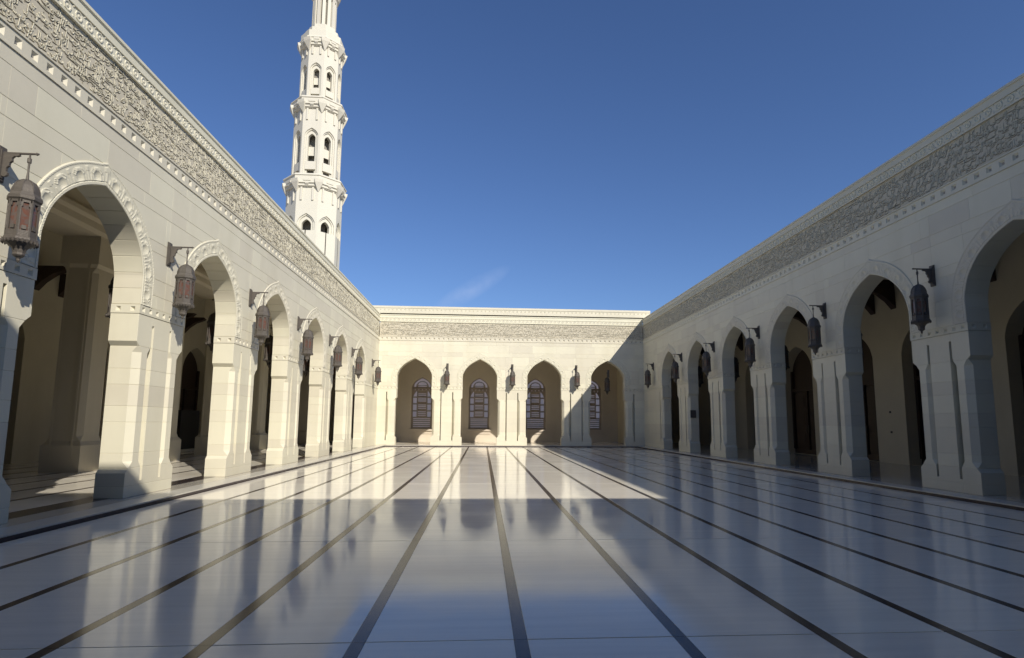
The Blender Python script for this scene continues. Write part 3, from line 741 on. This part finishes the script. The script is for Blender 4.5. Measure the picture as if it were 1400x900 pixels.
# ------------------------------------------------------------------ wall lanterns
def lantern_proto():
    P = {}
    b = MB(); b.box(-.075, .075, -.02, .0, -.26, .26); b.box(-.06, .06, -.035, -.02, -.24, .24); b.box(-.045, .045, -.05, -.035, -.21, .21)
    P['wall_plate'] = b.mesh('wall_plate', BRONZE)
    b = MB(); b.tube([(0, -.04, .165), (0, -.50, .165)], [.02, .016], 8); b.tube([(0, -.49, .165), (0, -.52, .165)], [.024, .012], 8)
    prof_ = [(-.04, .155), (-.26, .155), (-.27, .13), (-.23, .115), (-.20, .12), (-.17, .09), (-.175, .05), (-.145, .02), (-.14, -.03), (-.11, -.05), (-.105, -.11), (-.13, -.13), (-.125, -.17), (-.09, -.19), (-.04, -.17)]
    b.prism_yz(prof_, -.018, .018); P['bracket_arm'] = b.mesh('bracket_arm', BRONZE)
    c = (0, -.40)
    b = MB(); b.lathe([(.011, .165), (.013, .10), (.026, .095), (.026, .03), (.014, .02), (.012, -.10), (.018, -.2), (.026, -.235)], 8, c); P['hanging_rod'] = b.mesh('hanging_rod', BRONZE)
    b = MB(); ph = PI/8
    b.lathe([(.03, -.23), (.075, -.245), (.125, -.28), (.165, -.33), (.188, -.385), (.196, -.43), (.205, -.435), (.205, -.45), (.228, -.485), (.242, -.50), (.242, -.545), (.226, -.56), (.21, -.57)], 8, c, ph)
    for k in range(8):
        th = ph+2*PI*k/8; pts = [(c[0]+r*math.cos(th), c[1]+r*math.sin(th), z) for r, z in ((.04, -.228), (.128, -.275), (.168, -.325), (.192, -.385), (.20, -.43))]
        b.tube(pts, .008, 5)
        th += PI/8; rr = .188*math.cos(PI/8)
        b.lathe([(.001, 0), (.022, 0), (.001, 0)], 6) if False else None
    P['dome'] = b.mesh('dome', BRONZE)
    b = MB()
    for k in range(8):
        th = ph+2*PI*k/8; x, y = .208*math.cos(th), .208*math.sin(th)
        b.tube([(c[0]+x, c[1]+y, -.56), (c[0]+x, c[1]+y, -1.09)], .013, 6)
        th2 = th+PI/8; d = .208*math.cos(PI/8); n = Vector((math.cos(th2), math.sin(th2), 0)); t_ = Vector((-n.y, n.x, 0)); hw_ = .208*math.sin(PI/8)-.01
        o_ = Vector((c[0], c[1], 0))+n*d
        # pane surround: sill panel, two stiles and arched head
        def pl(s0, s1, z0, z1, th_=.008):
            q = [o_+t_*s0+n*th_, o_+t_*s1+n*th_, o_+t_*s1-n*th_, o_+t_*s0-n*th_]
            b.loft([[tuple(v+Vector((0, 0, z0))) for v in q], [tuple(v+Vector((0, 0, z1))) for v in q]])
        pl(-hw_, hw_, -1.09, -1.0); pl(-hw_, -hw_+.014, -1.0, -.56); pl(hw_-.014, hw_, -1.0, -.56); pl(-hw_, hw_, -.60, -.56)
        pl(-hw_+.014, -hw_+.032, -.66, -.60); pl(hw_-.032, hw_-.014, -.66, -.60); pl(-.03, .03, -.985, -.93, .012)
    P['cage'] = b.mesh('cage', BRONZE)
    b = MB(); b.lathe([(.19, -1.085), (.19, -.565)], 8, c, ph, caps=False); P['glass'] = b.mesh('glass', LGLASS, fix=False)
    b = MB(); b.lathe([(.21, -1.085), (.24, -1.10), (.245, -1.135), (.235, -1.15), (.225, -1.165), (.17, -1.19), (.13, -1.215), (.10, -1.25), (.085, -1.30), (.088, -1.33), (.07, -1.35), (.035, -1.37), (.022, -1.385), (.03, -1.40), (.018, -1.425), (.004, -1.44)], 8, c, ph)
    for k in range(24):
        th = 2*PI*k/24; x, y = c[0]+.236*math.cos(th), c[1]+.236*math.sin(th)
        b.lathe([(.016, -1.13), (.016, -1.165), (.004, -1.185)], 5, (x, y))
    P['base'] = b.mesh('base', BRONZE)
    return P
LP = lantern_proto()
for _n in ('dome', 'cage', 'glass', 'base'):
    for _v in LP[_n].vertices: _v.co.x *= .84; _v.co.y = -.40+(_v.co.y+.40)*.84
def lantern(loc, rz, label, group):
    t = thing('wall_lantern', label, 'lantern', loc, rz, group)
    for n in ('wall_plate', 'bracket_arm', 'hanging_rod', 'dome', 'cage', 'glass', 'base'):
        me = LP[n]
        p = put(n, me, t if n != 'glass' else None)
        if n == 'cage': cg = p
        if n == 'glass': p.parent = cg
    return t
ZL = 5.215
ords = ['nearest and largest', 'second', 'third', 'fourth', 'fifth', 'sixth']
gl = 'bronze lanterns on the left arcade'
for k, y in enumerate([A+HWS-S+k*S for k in range(6)]):
    lantern((XL, y, ZL), R(90), ('%s hanging bronze lantern on the left sunlit wall' % ords[k]) + ('' if k == 0 else ', counting from the camera'), gl)
lantern((XL, 36.2, ZL), R(90), 'farthest hanging bronze lantern on the left wall, just before the far corner', gl)
gr = 'bronze lanterns on the right arcade'
for k, y in enumerate([B0+HWS+k*S for k in range(5)]):
    lantern((XR, y, ZL), R(-90), ('%s dark bronze lantern on the shaded right wall' % ords[k]) + ('' if k == 0 else ', counting from the camera'), gr)
lantern((XR, 36.1, ZL), R(-90), 'farthest dark lantern on the shaded right wall, beside the far corner', gr)
for c, lb in zip(cb, ('left lantern of the three on the far wall, between first and second arches', 'middle lantern of the three on the far wall, in full sun', 'right lantern of the three on the far wall, beside the slanting shadow edge')):
    lantern((c, YB, ZL), 0, lb, 'bronze lanterns on the far arcade')
# lanterns on the inner faces of the piers
gi = 'lanterns inside the arcades'
for k, y in enumerate([A+HWS+k*S for k in range(5)]):
    lantern((XL-TW-.01, y, ZL-.25), R(-90), 'dark lantern inside the left arcade, behind the %s pier from camera' % ['second', 'third', 'fourth', 'fifth', 'sixth'][k], gi)
for k, y in enumerate([B0+HWS+k*S for k in range(1, 5)]):
    lantern((XR+TW+.01, y, ZL-.25), R(90), 'dark lantern inside the right arcade, behind the %s pier from the camera' % ['second', 'third', 'fourth', 'fifth'][k], gi)
lantern((8.6, YB+TW+.01, ZL-.25), R(180), 'dark lantern hanging inside the rightmost arch of the far arcade', gi)
for k, y in enumerate((19.3, 23.7)):
    lantern((XL-8.94, y, ZL), R(90), 'dim lantern on the left arcade back wall, %s one seen past the inner pier' % ('nearer', 'farther')[k], gi)
# small plaque on a right pier
mb = MB(); mb.box(10.99, 11.29, B0+4*S-.012, B0+4*S-.002, 1.9, 2.3); mb.box(11.01, 11.27, B0+4*S-.016, B0+4*S-.012, 1.93, 2.27)
tag(put('plaque', mb.mesh('plaque', BRONZE)), 'small dark plaque on the side of the farthest right hand pier', 'plaque')
# dark cabinet in left arcade
cbt = thing('speaker_cabinet', 'black cabinet standing against the inner wall of the left arcade', 'cabinet', (-14.9, 29.6, ZK), 0)
mb = MB(); mb.box(-.5, .5, -.9, .9, .12, 2.0); put('body', mb.mesh('body', BLACK), cbt)
mb = MB(); mb.box(-.6, .6, -1.0, 1.0, 0, .12); put('plinth', mb.mesh('plinth', PLASTER), cbt)

# ------------------------------------------------------------------ minaret
mn = thing('minaret', 'tall pale stone minaret with three balconies rising behind the left arcade', 'minaret', (-15.85, 52.4, 0), R(0))
C8 = math.cos(PI/8)
def octa(r, z, n=8): return [(r*math.cos(PI/8+2*PI*k/n), r*math.sin(PI/8+2*PI*k/n), z) for k in range(n)]
painted_slit = MB()
def tower_tier(r, z0, z1, apex, zb, aw, kind):
    """octagonal shaft with a stepped arched recess in each face; r = circumradius"""
    mb = MB(); ap = r*C8; hwf = r*math.sin(PI/8)
    for k in range(8):
        th = 2*PI*k/8; ca, sa = math.cos(th), math.sin(th)
        def P(x, y, z): d = ap-y; return (d*ca-x*sa, d*sa+x*ca, z)
        h1 = [(x, z) for x, z in half_arch(aw, apex-aw*1.1, apex, ARCH_B, zb)]
        a2 = aw*.78; h2 = half_arch(a2, apex-.12-a2*1.1, apex-.14, ARCH_B, zb+.001)
        a3 = aw*.54; h3 = half_arch(a3, apex-.5-a3*1.1, apex-.48, ARCH_B, zb+.002)
        faceplate(mb, P, -hwf, hwf, z0, z1, (0, h1), 0); reveal(mb, P, (0, h1), 0, .10)
        faceplate(mb, P, -aw, aw, zb, apex, (0, h2), .10); reveal(mb, P, (0, h2), .10, .20)
        faceplate(mb, P, -a2, a2, zb, apex-.1, (0, h3), .20); reveal(mb, P, (0, h3), .20, .52)
        # back of the niche with openings
        H = apex-.4-zb
        if kind == 'tall':
            H = apex-zb
            for za, zz in ((zb, zb+.02*H), (zb+.12*H, zb+.30*H), (zb+.45*H, zb+.64*H)):
                q = [(-a3, za), (a3, za), (a3, zz), (-a3, zz)]; mb.face([P(x, .5, z) for x, z in q])
            xs = (-a3, -a3*.55), (a3*.55, a3)
            for xa, xb in (): mb.face([P(xa, .5, zb), P(xb, .5, zb), P(xb, .5, apex-.45), P(xa, .5, apex-.45)])
            # projecting sill panel
            for za, zz in ((zb+.12*H, zb+.29*H),):
                p8 = lambda x, y, z: P(x, y, z)
                c8 = [(-a2*.98, .06), (a2*.98, .06), (a2*.98, .3), (-a2*.98, .3)]
                mb.loft([[P(x, y, za) for x, y in c8], [P(x, y, zz) for x, y in c8]])
        else:
            q4 = [(-.045, -.012), (.045, -.012), (.045, .05), (-.045, .05)]
            painted_slit.loft([[P(x, y, zb-3.2) for x, y in q4], [P(x, y, zb+.01) for x, y in q4]])  # dark strips proud of the face paint the shade of open slits
    return mb.mesh('shaft', MINSTONE)
def balcony(r0, r1, zb, zp, zt):
    """corbelled gallery: r0 shaft radius, r1 gallery radius; zb bottom of corbels, zp underside of parapet, zt top"""
    mb = MB()
    mb.loft([octa(r0+.02, zp-.32), octa(r0+.22, zp-.22), octa(r0+.22, zp-.12), octa(r1-.12, zp), octa(r1, zp+.02), octa(r1, zp+.10), octa(r1-.05, zp+.14), octa(r1-.05, zt-.22), octa(r1+.02, zt-.18), octa(r1+.02, zt-.10), octa(r1-.06, zt), octa(r1-.3, zt), octa(r1-.3, zp+.3)], caps=False)
    mb.face(octa(r1-.28, zp+.31))
    g = put('gallery', mb.mesh('gallery', MINSTONE), mn)
    cm = MB()
    for k in range(8):
        for half_ in (0, 1):
            th = PI/8+2*PI*k/8+half_*PI/8; f = 1 if half_ == 0 else C8
            rr0, rr1 = (r0-.05)*f, (r1+.01)*f; wd = .40 if half_ == 0 else .17; dz = 1.05 if half_ == 0 else .4
            ca, sa = math.cos(th), math.sin(th); Q = lambda r, x, z: (r*ca-x*sa, r*sa+x*ca, z)
            zt_ = zp+(.36 if half_ == 0 else .05)
            cm.loft([[Q(rr0, -wd, zt_), Q(rr1+(.05 if half_ == 0 else -.05), -wd*.9, zt_), Q(rr1+(.05 if half_ == 0 else -.05), wd*.9, zt_), Q(rr0, wd, zt_)],
                     [Q(rr0, -wd, zt_-.18*dz), Q(rr1, -wd*.9, zt_-.25*dz), Q(rr1, wd*.9, zt_-.25*dz), Q(rr0, wd, zt_-.18*dz)],
                     [Q(rr0, -.05, zt_-dz), Q(rr0+.1, -.03, zt_-dz), Q(rr0+.1, .03, zt_-dz), Q(rr0, .05, zt_-dz)]])
        # framed panel on the shaft below the gallery
        th = 2*PI*k/8; ca, sa = math.cos(th), math.sin(th); ap = r0*C8; hw_ = r0*math.sin(PI/8)*.62
        def P(x, y, z): return ((ap+y)*ca-x*sa, (ap+y)*sa+x*ca, z)
        for xa, xb, za, zz in ((-hw_, -hw_+.16, zb, zp-.2), (hw_-.16, hw_, zb, zp-.2), (-hw_-.1, hw_+.1, zp-.3, zp-.18)):
            c = [(xa, -.02), (xb, -.02), (xb, .10), (xa, .10)]; cm.loft([[P(x, y, za) for x, y in c], [P(x, y, zz) for x, y in c]])
        for j in range(-3, 4):
            x = j*.17; c = [(x-.04, -.02), (x+.04, -.02), (x+.04, .2), (x-.04, .2)]; cm.loft([[P(a_, y, zp-.15) for a_, y in c], [P(a_, y, zp-.02) for a_, y in c]])
    put('corbels', cm.mesh('corbels', MINSTONE), g)
    # parapet crenel panels
    pm_ = MB()
    for k in range(8):
        th = 2*PI*k/8; ca, sa = math.cos(th), math.sin(th); ap = (r1-.05)*C8
        def P(x, y, z): return ((ap+y)*ca-x*sa, (ap+y)*sa+x*ca, z)
        w_ = r1*math.sin(PI/8)
        c = [(-w_*.3, 0), (w_*.3, 0), (w_*.3, .05), (-w_*.3, .05)]; pm_ = MB(); pm_.loft([[P(x, y, zp+.22) for x, y in c], [P(x, y, zp+.40) for x, y in c]])
        put('parapet_panel', pm_.mesh('parapet_panel', MINSTONE), g)
R1, R2, R3 = 2.46, 2.16, 1.86
sh = put('shaft', tower_tier(R1, 0, 22.9, 19.85, 18.3, .76, 'painted_slit'), mn); put('painted_slits', painted_slit.mesh('painted_slits', GAP_SHADE), sh, kind='stuff')
balcony(R1, 2.80, 21.05, 22.55, 23.45)
put('shaft', tower_tier(R2, 22.9, 30.4, 28.0, 23.55, .60, 'tall'), mn)
balcony(R2, 2.52, 28.75, 30.15, 30.95)
put('shaft', tower_tier(R3, 30.4, 36.8, 34.55, 31.05, .50, 'tall'), mn)
balcony(R3, 2.20, 35.35, 36.45, 37.05)
mb = MB(); mb.loft([octa(1.98, 36.7), octa(1.98, 37.75), octa(1.62, 37.8), octa(1.62, 38.3), octa(1.3, 38.35), octa(1.3, 38.8), octa(1.2, 38.85)])
mc = MB(); mc.lathe([(1.05, .1), (1.05, 36.5)], 16); put('sky_blocker_core', mc.mesh('sky_blocker_core', GROUT), mn)  # added core that blocks the sky seen through the niche openings
put('stepped_base', mb.mesh('stepped_base', MINSTONE), mn)
mb = MB(); nF = 14
for k in range(nF):      # drum of slender piers with slots between
    th = 2*PI*k/nF; ca, sa = math.cos(th), math.sin(th)
    def P(x, y, z): return (y*ca-x*sa, y*sa+x*ca, z)
    ZD = 41.75; c = [(-.145, .86), (-.145, 1.10), (.145, 1.10), (.145, .86)]; m_ = MB(); m_.loft([[P(x, y, 38.8) for x, y in c], [P(x, y, ZD) for x, y in c]])
    put('drum_pier', m_.mesh('drum_pier', MINSTONE), mn)
def up_(prof): return [(r_*.9, z+.2) for r_, z in prof]
mb = MB(); mb.lathe(up_([(1.24, 41.5), (1.27, 41.75), (1.42, 41.9), (1.55, 42.3), (1.62, 42.4), (1.62, 42.8), (1.3, 42.85), (1.2, 42.9)]), 28); put('drum_cornice', mb.mesh('drum_cornice', MINSTONE), mn)
mb = MB(); mb.lathe([(.74, 38.7), (.74, 41.75)], 16); put('drum_core', mb.mesh('drum_core', GROUT), mn)
mb = MB(); mb.lathe(up_([(1.05, 42.85), (1.1, 43.3), (1.28, 43.8), (1.30, 44.3), (1.12, 45.0), (.75, 45.6), (.35, 46.0), (.08, 46.3)]), 24); put('dome', mb.mesh('dome', MINSTONE, smooth=True), mn)
GOLD = material('gilt_finial', (.7, .5, .2), rough=.3, metal=1, var=0, bump=0)
mb = MB(); mb.lathe(up_([(.05, 46.2), (.05, 46.5), (.2, 46.7), (.05, 46.9), (.14, 47.05), (.04, 47.2), (.02, 47.9)]), 12); put('finial', mb.mesh('finial', GOLD), mn)
